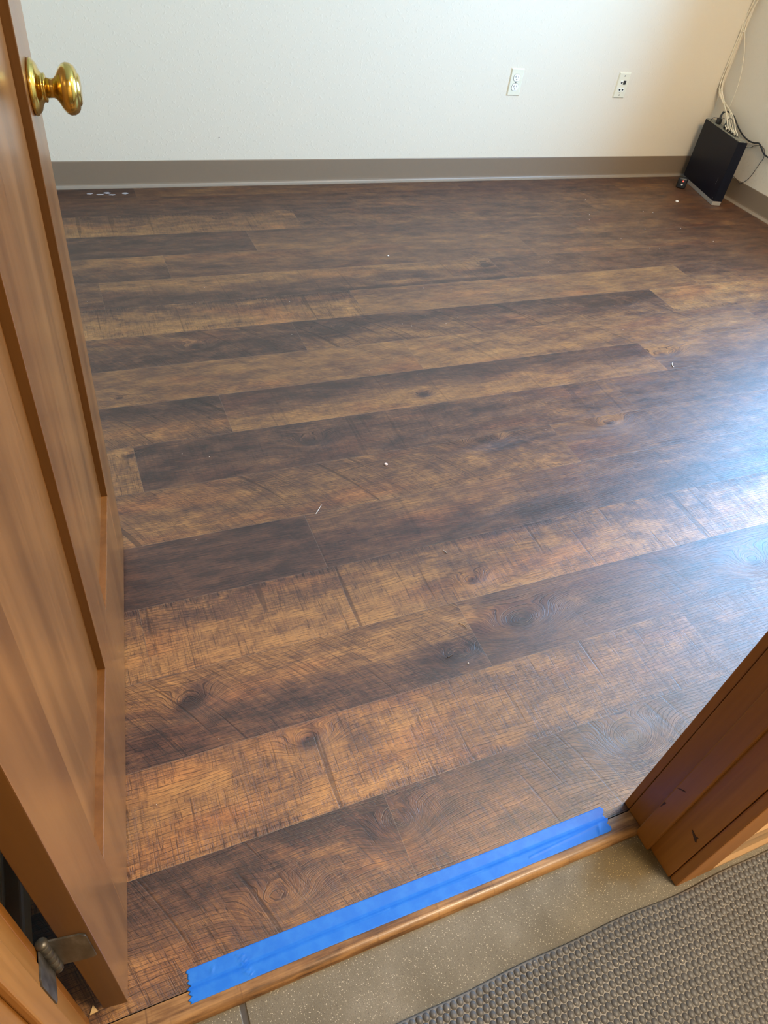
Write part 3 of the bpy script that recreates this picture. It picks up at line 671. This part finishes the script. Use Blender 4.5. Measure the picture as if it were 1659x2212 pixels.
# ------------------------------------------------------------------ rubber mat
def mat():
    t = NT('grey_rubber'); v = t.coord()
    n = t.noise(v, 25, 4.0, 0.6); f = t.noise(v, 500, 2.0, 0.6)
    g = t.n.new('ShaderNodeNewGeometry'); sx = t.n.new('ShaderNodeSeparateXYZ'); t.link(g.outputs['Position'], sx.inputs[0])
    top = t.sstep(sx.outputs[2], 0.0022, 0.0044)      # worn dust sits in the valleys
    valley = t.mix(n, (0.120, 0.114, 0.110), (0.185, 0.174, 0.163)); dome = t.mix(n, (0.052, 0.056, 0.066), (0.092, 0.095, 0.106))
    col = t.mix(top, valley, dome)
    sp = t.sstep(t.noise(v, 330, 1.0, 0.5), 0.74, 0.78)
    col = t.mix(t.math('MULTIPLY', sp, 0.7), col, (0.6, 0.52, 0.4))
    m = t.done(col, t.math('MULTIPLY_ADD', f, 0.25, 0.36), normal=t.bump(f, 0.2, 0.0004), spec=0.5)
    x0, x1, y0, y1 = 0.02, 1.30, -0.42, 0.1385
    zb, zt = ZC, 0.0020
    px_, py_ = 0.0112, 0.0110
    bm = bmesh.new()
    # body: slightly wavy edge along the threshold
    N = 130; top = []; bot = []
    edge = lambda x: y1+0.0022*math.sin((x-0.2)*4.2)-0.0035*math.exp(-((x-0.78)/0.10)**2)+0.0010*math.sin(x*31)
    ring = []
    for i in range(N+1):
        x = x0+(x1-x0)*i/N; e = edge(x)
        col_ = [bm.verts.new((x, y0, zb)), bm.verts.new((x, y0, zt)), bm.verts.new((x, e-0.0050, zt)), bm.verts.new((x, e-0.0022, zt+0.0004)), bm.verts.new((x, e, zt-0.0022)), bm.verts.new((x, e, zb))]
        ring.append(col_)
    for a, b in zip(ring, ring[1:]):
        for k in range(6): bm.faces.new((a[k], a[(k+1) % 6], b[(k+1) % 6], b[k]))
    bm.faces.new(ring[0]); bm.faces.new(list(reversed(ring[-1])))
    rnd = random.Random(2)
    # domes
    lev = [(0.0, 1.0), (0.45, 0.93), (0.80, 0.68), (0.97, 0.34)]
    j = 0
    while True:
        yy = -0.0080-j*py_
        off = 0.5*(j % 2)
        if y1+yy < y0+0.01: break
        i = 0
        while True:
            x = x0+0.010+(i+off)*px_
            if x > x1-0.01: break
            y = edge(x)+yy+rnd.uniform(-.0003, .0003)
            # only where it can be seen from the doorway side
            R = 0.0059*rnd.uniform(0.94, 1.04); Hh = 0.0034*rnd.uniform(0.9, 1.1); seg = 12
            prev = None
            for (hf_, rf) in lev:
                cur = [bm.verts.new((x+R*rf*0.96*math.cos(2*math.pi*k/seg), y+R*rf*1.06*math.sin(2*math.pi*k/seg), zt-0.0002+Hh*hf_)) for k in range(seg)]
                if prev:
                    for k in range(seg): bm.faces.new((prev[k], prev[(k+1) % seg], cur[(k+1) % seg], cur[k]))
                prev = cur
            tp = bm.verts.new((x, y, zt+Hh))
            for k in range(seg): bm.faces.new((prev[k], prev[(k+1) % seg], tp))
            i += 1
        j += 1
    me = bpy.data.meshes.new('rubber_mat'); bm.to_mesh(me); bm.free()
    for p in me.polygons: p.use_smooth = True
    me.materials.append(m)
    o = bpy.data.objects.new('rubber_mat', me); COL.objects.link(o)
    return tag(o, 'grey rubber floor mat covered in small raised domes', 'mat')
mat()

# ------------------------------------------------------------------ wall plates
def plate_base(name, x, z, label, cat, m):
    r = tag(empty(name, (x, YW, z)), label, cat)
    bm = bmesh.new(); w_, h_ = 0.035, 0.0572; y = -0.0055
    a = [bm.verts.new((sx*w_, 0, sz*h_)) for sx, sz in ((-1, -1), (1, -1), (1, 1), (-1, 1))]
    b = [bm.verts.new((sx*(w_-0.0008), -0.0018, sz*(h_-0.0008))) for sx, sz in ((-1, -1), (1, -1), (1, 1), (-1, 1))]
    c = [bm.verts.new((sx*(w_-0.0048), y, sz*(h_-0.0048))) for sx, sz in ((-1, -1), (1, -1), (1, 1), (-1, 1))]
    for p, q in ((a, b), (b, c)):
        for k in range(4): bm.faces.new((p[k], p[(k+1) % 4], q[(k+1) % 4], q[k]))
    bm.faces.new(c); bm.faces.new(list(reversed(a)))
    obj('cover_plate', bm, m, r)
    return r
def face_prism(bm, pts, y0, y1): add_prism(bm, pts, lambda q: Vector((q[0], y0, q[1])), lambda q: Vector((q[0], y1, q[1])))
r = plate_base('power_outlet', 2.093, 0.4395, 'ivory duplex power outlet on the off-white wall', 'outlet', M_ivory)
for zc in (0.0195, -0.0195):
    ol = []
    for k in range(40):
        a = 2*math.pi*k/40; xx = 0.0172*math.cos(a); zz = 0.0172*math.sin(a); ol.append((xx, zc+max(-0.0142, min(0.0142, zz))))
    bm = bmesh.new(); face_prism(bm, [(p[0]*1.06, zc+(p[1]-zc)*1.07) for p in ol], -0.0057, -0.0050); obj('gap_ring', bm, M_slot, r)
    bm = bmesh.new(); face_prism(bm, ol, -0.0074, -0.0050); f = obj('receptacle', bm, M_white, r)
    bm = bmesh.new()
    add_box(bm, -0.0075, -0.0055, -0.0077, -0.0070, zc-0.0005, zc+0.0085); add_box(bm, 0.0055, 0.0073, -0.0077, -0.0070, zc+0.0010, zc+0.0080)
    add_box(bm, -0.0095, -0.0055, -0.0077, -0.0070, zc+0.0028, zc+0.0046)
    hole = [(0.0027*math.cos(2*math.pi*k/14), zc-0.0075+0.0030*math.sin(2*math.pi*k/14)) for k in range(14)]
    face_prism(bm, hole, -0.0077, -0.0070); obj('slots', bm, M_slot, f)
bm = bmesh.new(); add_lathe(bm, [(0, 0), (0, 0.003), (0.0010, 0.0024), (0.0012, 0)], (0, -0.0054, 0), (0, -1, 0), 16); obj('screw', bm, M_steel, r)
r = plate_base('phone_data_plate', 2.711, 0.4415, 'cream wall plate with phone and data jacks', 'wall plate', M_ivory)
def jack(xc, zc, black=False):
    if black:
        bm = bmesh.new(); add_box(bm, xc-0.0075, xc+0.0075, -0.0080, -0.0050, zc-0.0085, zc+0.0085, 0.0006, 1); obj('data_jack', bm, M_slot, r)
        return
    bm = bmesh.new(); add_box(bm, xc-0.0078, xc+0.0078, -0.0066, -0.0050, zc-0.0085, zc+0.0095, 0.0006, 1); f = obj('phone_jack', bm, M_white, r)
    bm = bmesh.new(); face_prism(bm, [(xc-0.0055, zc+0.004), (xc+0.0055, zc+0.004), (xc+0.0052, zc-0.001), (xc+0.0022, zc-0.0035), (xc+0.0018, zc-0.0062), (xc-0.0018, zc-0.0062), (xc-0.0022, zc-0.0035), (xc-0.0052, zc-0.001)], -0.0070, -0.0060)
    obj('opening', bm, M_slot, f)
jack(-0.0085, 0.0120); jack(0.0090, 0.0130, True); jack(-0.0085, -0.0185); jack(0.0090, -0.0185)
bm = bmesh.new(); add_lathe(bm, [(0, 0), (0, 0.0022), (0.0008, 0)], (-0.004, -0.0054, -0.0325), (0, -1, 0), 12); obj('indicator', bm, M_slot, r)
for zz in (0.0415, -0.0425):
    bm = bmesh.new(); add_lathe(bm, [(0, 0), (0, 0.003), (0.0010, 0.0024), (0.0012, 0)], (0, -0.0054, zz), (0, -1, 0), 16); obj('screw', bm, M_steel, r)
# tiny nail hole mark
bm = bmesh.new(); add_lathe(bm, [(0, 0), (0, 0.0022), (0.0004, 0.0018), (0.0004, 0)], (0.700, YW, 0.195), (0, -1, 0), 12)
tag(obj('nail', bm, M_slot), 'tiny dark nail head low on the off-white wall', 'nail')

# ------------------------------------------------------------------ black box in the corner
B0 = Vector((3.1975, 2.8280, 0)); BD = Vector((0.0975, 0.3640, 0)).normalized(); BN = Vector((BD.y, -BD.x, 0))
BWD, BTH, BH = 0.372, 0.051, 0.3135
bang = math.atan2(BD.y, BD.x)
box = tag(empty('network_cabinet', (B0.x, B0.y, 0), bang), 'slim black upright electronics box with silver foot standing in the room corner', 'electronics box')
# local: x along the wide face, -y away from the camera (thickness), so body y in -BTH..0
bm = bmesh.new(); add_box(bm, 0.0, BWD, -BTH, 0.0, 0.0215, BH-0.003, 0.0012); obj('case', bm, M_case, box)
bm = bmesh.new(); add_box(bm, 0.001, BWD-0.001, -BTH+0.001, -0.001, 0.0, 0.0215, 0.0025); obj('foot', bm, M_silver, box)
t = NT('port_plate'); _n = t.noise(t.coord((120, 120, 120)), 1.0, 3.0)
M_port = t.done(t.ramp(_n, [(0.35, (0.16, 0.16, 0.13)), (0.7, (0.34, 0.34, 0.28))]), 0.4, 0.3)
bm = bmesh.new(); add_box(bm, 0.003, BWD-0.003, -BTH+0.002, -0.003, BH-0.003, BH, 0.0006); pp = obj('port_plate', bm, M_port, box)
for k in range(8):
    bm = bmesh.new(); x = 0.075+k*0.0165; add_box(bm, x, x+0.0125, -BTH+0.014, -0.014, BH-0.001, BH+0.0012); obj('port', bm, M_slot, pp)
for k in range(4):
    bm = bmesh.new(); add_box(bm, 0.0405, 0.0425, 0.0, 0.0006, 0.095+k*0.009, 0.0985+k*0.009); obj('indicator', bm, M_silver, box)
bm = bmesh.new(); add_lathe(bm, [(0, 0), (0, 0.0015), (0.0006, 0)], (0.018, 0, 0.032), (0, 1, 0), 10); obj('indicator', bm, M_white, box)
def BP(u, d, z): return B0+BD*u+BN*d+Vector((0, 0, z))
# adapter puck
ad = tag(empty('power_adapter', (3.180, 3.066, 0), -0.64), 'small black rounded adapter with a red light beside the black box', 'adapter')
bm = bmesh.new(); add_box(bm, -0.025, 0.025, -0.019, 0.019, 0.0, 0.056, 0.010, 4); obj('body', bm, M_black, ad, True)
bm = bmesh.new(); add_lathe(bm, [(0, 0), (0, 0.0038), (0.0012, 0.0030), (0.0016, 0)], (0.001, -0.0188, 0.040), (0, -1, 0), 14); obj('red_light', bm, M_red, ad)
bm = bmesh.new(); add_lathe(bm, [(0, 0), (0, 0.0048), (0.0008, 0.0044), (0.0010, 0)], (0.000, -0.0188, 0.022), (0, -1, 0), 14); obj('button', bm, M_white, ad)

# white cable bundle down the corner
cb = tag(empty('cable_bundle', (3.30, 3.05, 0.31)), 'bundle of white cables tied together hanging into the black box', 'cables')
X_ = 3.352
c1 = [(3.30, .86), (3.274, .79), (3.262, .748), (3.236, .702), (3.237, .644), (3.237, .554), (3.242, .494), (3.236, .456), (3.214, .427), (3.181, .402)]
c2 = [(3.20, .87), (3.222, .791), (3.232, .739), (3.231, .700), (3.231, .624), (3.232, .553), (3.228, .49), (3.215, .446), (3.190, .415), (3.155, .393)]
ends = [(0.180, -0.018), (0.160, -0.024), (0.135, -0.026), (0.115, -0.030), (0.100, -0.024), (0.085, -0.030), (0.145, -0.034)]
rnd = random.Random(11)
for k in range(7):
    f = k/6.0; pts = []
    for (a, b) in zip(c1, c2):
        y = a[0]*(1-f)+b[0]*f; z = a[1]*(1-f)+b[1]*f
        pinch = min(abs(z-0.70), abs(z-0.553), abs(z-0.446))
        j = 0.0035 if pinch < 0.02 else 0.007
        pts.append((X_+0.008*math.cos(k*1.9)-0.004+rnd.uniform(-.3, .3)*j, y+rnd.uniform(-1, 1)*j*0.6, z))
    e = ends[k]; P = BP(e[0], -e[1], BH-0.004)
    bow = 0.012*math.sin(k*2.1)
    for t_ in (0.25, 0.5, 0.75):
        a = Vector(pts[9]) if t_ == 0.25 else None
    s = Vector(pts[9])
    for t_ in (0.3, 0.6, 0.85):
        q = s.lerp(P, t_); q.z += 0.010*math.sin(t_*math.pi)+0.012*(1 if k % 2 else -0.2)*math.sin(t_*math.pi); q += BN*(-bow)*math.sin(t_*math.pi)*0.6
        q.z = max(q.z, BH+0.012); pts.append(tuple(q))
    pts.append((P.x, P.y, BH+0.010)); pts.append((P.x, P.y, BH-0.001))
    bm = bmesh.new(); add_tube(bm, [Vector(p)-Vector((3.30, 3.05, 0.31)) for p in pts], 0.0027, 8, 6); obj('cable', bm, M_cable, cb, True)
# the loose thin cable
c3 = [(3.205, .88), (3.232, .83), (3.239, .784), (3.236, .728), (3.226, .699), (3.208, .672), (3.172, .611), (3.142, .537), (3.130, .479), (3.128, .429), (3.128, .380), (3.13, .33)]
bm = bmesh.new(); add_tube(bm, [(X_+0.010-3.30, y-3.05, z-0.31) for y, z in c3], 0.0022, 8, 6, 0.0010); obj('thin_cable', bm, M_cable, cb, True)
for (y, z, rr) in ((3.233, 0.702, 0.0095), (3.235, 0.553, 0.0085), (3.226, 0.446, 0.012)):
    bm = bmesh.new(); ring = []
    for k in range(13):
        a = 2*math.pi*k/12; ring.append((X_-3.30-0.002+rr*math.cos(a), y-3.05+rr*math.sin(a), z-0.31+0.002*math.sin(a)))
    add_tube(bm, ring, 0.0017, 6, 2)
    add_tube(bm, [(X_-3.305, y-3.05+rr, z-0.31), (X_-3.308, y-3.05+rr+0.006, z-0.309), (X_-3.310, y-3.05+rr+0.011, z-0.3065)], 0.0018, 6, 3)
    obj('cable_tie', bm, M_cable, cb, True)

# black plugs and cords at the box
pc = tag(empty('power_cable', tuple(BP(0.29, 0.025, BH))), 'thick black power cord running from the black box along the side wall', 'cord')
off = Vector(pc.location)
bm = bmesh.new(); P = BP(0.285, 0.026, BH)
add_box(bm, -0.012, 0.012, -0.011, 0.011, 0.0, 0.026, 0.004, 3); bmesh.ops.translate(bm, verts=bm.verts, vec=P-off)
obj('plug', bm, M_black, pc, True)
bm = bmesh.new(); add_tube(bm, [P+Vector((0, 0, 0.022))-off, P+Vector((0.004, 0.004, 0.040))-off, P+Vector((0.010, 0.004, 0.058))-off], 0.0060, 10, 4, 0.0042); obj('strain_relief', bm, M_black, pc, True)
cp = [P+Vector((0.010, 0.004, 0.052)), P+Vector((0.022, -0.010, 0.062)), P+Vector((0.040, -0.040, 0.052)), Vector((3.352, 3.040, 0.345)), Vector((3.362, 3.017, 0.322)), Vector((3.362, 2.968, 0.300)), Vector((3.362, 2.923, 0.290)), Vector((3.362, 2.882, 0.291)),
      Vector((3.362, 2.850, 0.299)), Vector((3.362, 2.823, 0.287)), Vector((3.362, 2.793, 0.269)), Vector((3.362, 2.757, 0.263)), Vector((3.362, 2.70, 0.268)), Vector((3.362, 2.62, 0.290)), Vector((3.362, 2.50, 0.30))]
bm = bmesh.new(); add_tube(bm, [q-off for q in cp], 0.0036, 10, 8); obj('cord', bm, M_black, pc, True)
pg = tag(empty('signal_plug', tuple(BP(0.215, 0.026, BH))), 'slim black plug standing in the top of the black box', 'plug')
bm = bmesh.new(); add_lathe(bm, [(0, 0), (0, 0.0055), (0.012, 0.0060), (0.020, 0.0048), (0.030, 0.0030), (0.034, 0)], (0, 0, 0), (0.12, 0.1, 1), 16); obj('body', bm, M_black, pg, True)
bm = bmesh.new(); add_tube(bm, [(0.003, 0.002, 0.030), (0.004, -0.004, 0.046), (-0.004, -0.030, 0.052), (-0.012, -0.052, 0.036), (-0.0165, -0.0615, 0.0005)], 0.0014, 6, 5); obj('wire', bm, M_black, pg, True)
# thin black wire: over the box top, looping on the side wall and back to the floor corner
th = tag(empty('thin_wire', (3.362, 2.85, 0.10)), 'thin black wire looping on the side wall beside the black box', 'wire')
off = Vector(th.location)
tp = [BP(0.03, BTH+0.008, 0.262), Vector((3.30, 2.905, 0.262)), Vector((3.366, 2.892, 0.264)), Vector((3.368, 2.878, 0.277)), Vector((3.368, 2.849, 0.289)), Vector((3.368, 2.821, 0.290)), Vector((3.368, 2.801, 0.279)), Vector((3.368, 2.788, 0.249)),
      Vector((3.368, 2.797, 0.215)), Vector((3.368, 2.806, 0.174)), Vector((3.368, 2.821, 0.134)), Vector((3.3665, 2.855, 0.099)), Vector((3.366, 2.879, 0.105)), Vector((3.366, 2.914, 0.112)), Vector((3.366, 2.96, 0.118))]
bm = bmesh.new(); add_tube(bm, [q-off for q in tp], 0.0013, 6, 7); obj('wire', bm, M_black, th, True)
# short wire arching over the far end of the box top
bm = bmesh.new()
tp = [BP(0.345, 0.014, BH-0.001), BP(0.335, 0.018, BH+0.014), BP(0.315, 0.020, BH+0.020), BP(0.280, 0.036, BH+0.030), BP(0.25, 0.038, BH+0.032), BP(0.222, 0.032, BH+0.020)]
add_tube(bm, [q-tp[0] for q in tp], 0.0015, 6, 6)
o = tag(obj('jumper_wire', bm, M_black, None, True), 'short black wire arching over the top of the black box', 'wire'); o.location = tp[0]

# ------------------------------------------------------------------ debris on the floor
def sliver(name, p, ang_, L, w_, h_, m, label, cat, curve=0.0):
    bm = bmesh.new(); n = 6
    pts = [Vector((L*(k/n-0.5), curve*math.sin(math.pi*k/n), h_*0.6)) for k in range(n+1)]
    add_tube(bm, pts, w_, 6, 2, w_*0.5)
    o = obj(name, bm, m, None, True); o.location = (p[0], p[1], 0.0); o.rotation_euler = (0, 0, ang_)
    return tag(o, label, cat)
def crumb(name, p, s, m, label, cat, flat=0.5, seed=1):
    rr = random.Random(seed); bm = bmesh.new(); bmesh.ops.create_icosphere(bm, subdivisions=2, radius=s)
    for v in bm.verts: v.co *= rr.uniform(0.75, 1.15); v.co.z *= flat
    zmin = min(v.co.z for v in bm.verts)
    for v in bm.verts: v.co.z -= zmin
    o = obj(name, bm, m, None, False); o.location = (p[0], p[1], 0.0); return tag(o, label, cat)
M_grey = plain('grey_splinter', (0.50, 0.47, 0.44), 0.5); M_tanw = plain('raw_wood', (0.62, 0.42, 0.20), 0.7); M_dk = plain('dark_splinter', (0.10, 0.08, 0.07), 0.5)
sliver('splinter', (0.4715, 1.183), math.atan2(0.028, 0.025), 0.036, 0.0009, 0.002, M_plaster, 'longest straight pale splinter lying mid floor', 'splinter')
sliver('splinter', (0.720, 0.966), 1.9, 0.012, 0.0013, 0.003, M_grey, 'short grey splinter lying on the light plank near a knot', 'splinter')
sliver('splinter', (0.601, 0.691), 0.25, 0.016, 0.0013, 0.003, M_dk, 'short dark splinter lying on a dark plank end', 'splinter')
sliver('shaving', (1.904, 1.551), 1.0, 0.030, 0.0013, 0.003, M_plaster, 'curved white shaving lying in the window glare', 'shaving', 0.004)
sliver('shaving', (0.663, 0.754), -1.1, 0.022, 0.0006, 0.002, M_tanw, 'hair-thin tan curl at the end joint of a plank', 'shaving', 0.003)
crumb('plaster_chip', (3.007, 2.882), 0.0085, M_plaster, 'round white plaster chip in front of the black box', 'chip', 0.6, 3)
crumb('paper_scrap', (0.702, 1.301), 0.0050, plain('pinkish_paper', (0.75, 0.55, 0.48), 0.8), 'tiny pinkish white scrap in the middle of the floor', 'scrap', 0.4, 5)
crumb('plaster_chip', (0.629, 0.663), 0.0018, M_plaster, 'tiny white crumb beside the short dark splinter', 'chip', 0.8, 6)
crumb('plaster_chip', (1.194, 2.481), 0.0040, M_plaster, 'small white crumb on the far grey-brown planks', 'chip', 0.7, 8)
# triangular wood chip by the hinge-side jamb
bm = bmesh.new(); add_prism(bm, [(0, 0), (0.011, 0.001), (0.0055, 0.011)], lambda q: Vector((q[0], q[1], 0)), lambda q: Vector((q[0], q[1], 0.0025)))
o = tag(obj('wood_chip', bm, M_tanw), 'triangular raw wood chip on the floor beside the hinge-side jamb', 'chip'); o.location = (-0.158, 0.304, 0.0)
# plaster drips by the far baseboard
names = ['leftmost of the plaster smears beside the far baseboard, nearest the door', 'thin plaster smear second from the door by the far baseboard', 'middle white plaster smear at the far baseboard', 'low white plaster smear just below the middle one', 'rightmost white plaster smear at the far baseboard']
for k, (x, y, a, b) in enumerate(((0.148, 3.176, 0.012, 0.006), (0.187, 3.166, 0.016, 0.005), (0.216, 3.181, 0.013, 0.009), (0.231, 3.160, 0.014, 0.007), (0.286, 3.172, 0.012, 0.009))):
    rr = random.Random(k+20); bm = bmesh.new(); c = bm.verts.new((0, 0, 0.0009)); ring = []; n = 18; low = []
    for i in range(n):
        q = rr.uniform(0.7, 1.15); an = 2*math.pi*i/n; ring.append(bm.verts.new((a*q*math.cos(an), b*q*math.sin(an), 0.0005))); low.append(bm.verts.new((a*q*1.05*math.cos(an), b*q*1.05*math.sin(an), 0.0)))
    for i in range(n):
        bm.faces.new((c, ring[i], ring[(i+1) % n])); bm.faces.new((ring[i], low[i], low[(i+1) % n], ring[(i+1) % n]))
    bm.faces.new(list(reversed(low)))
    o = tag(obj('plaster_smear', bm, plain('plaster_grey', (0.36, 0.34, 0.34), 0.8) if k == 0 else bpy.data.materials['plaster_grey'], None, False), names[k], 'smear', group='plaster smears at the far baseboard'); o.location = (x, y, 0.0)
# grit
rr = random.Random(31); bm = bmesh.new()
for k in range(110):
    if k < 85: x, y = rr.uniform(-0.05, 2.2), rr.uniform(0.34, 2.4)
    else: x, y = rr.uniform(2.2, 3.3), rr.uniform(2.0, 3.1)
    s = rr.choice([0.0004, 0.0006, 0.0009, 0.0013])*(0.75 if k < 85 else 1.2)
    q = Matrix.Translation((x, y, s*0.6)) @ Matrix.Rotation(rr.uniform(0, 6), 4, 'Z')
    bmesh.ops.create_icosphere(bm, subdivisions=1, radius=s, matrix=q)
tag(obj('grit', bm, M_plaster), 'fine pale grit scattered over the plank floor', 'grit', kind='stuff')
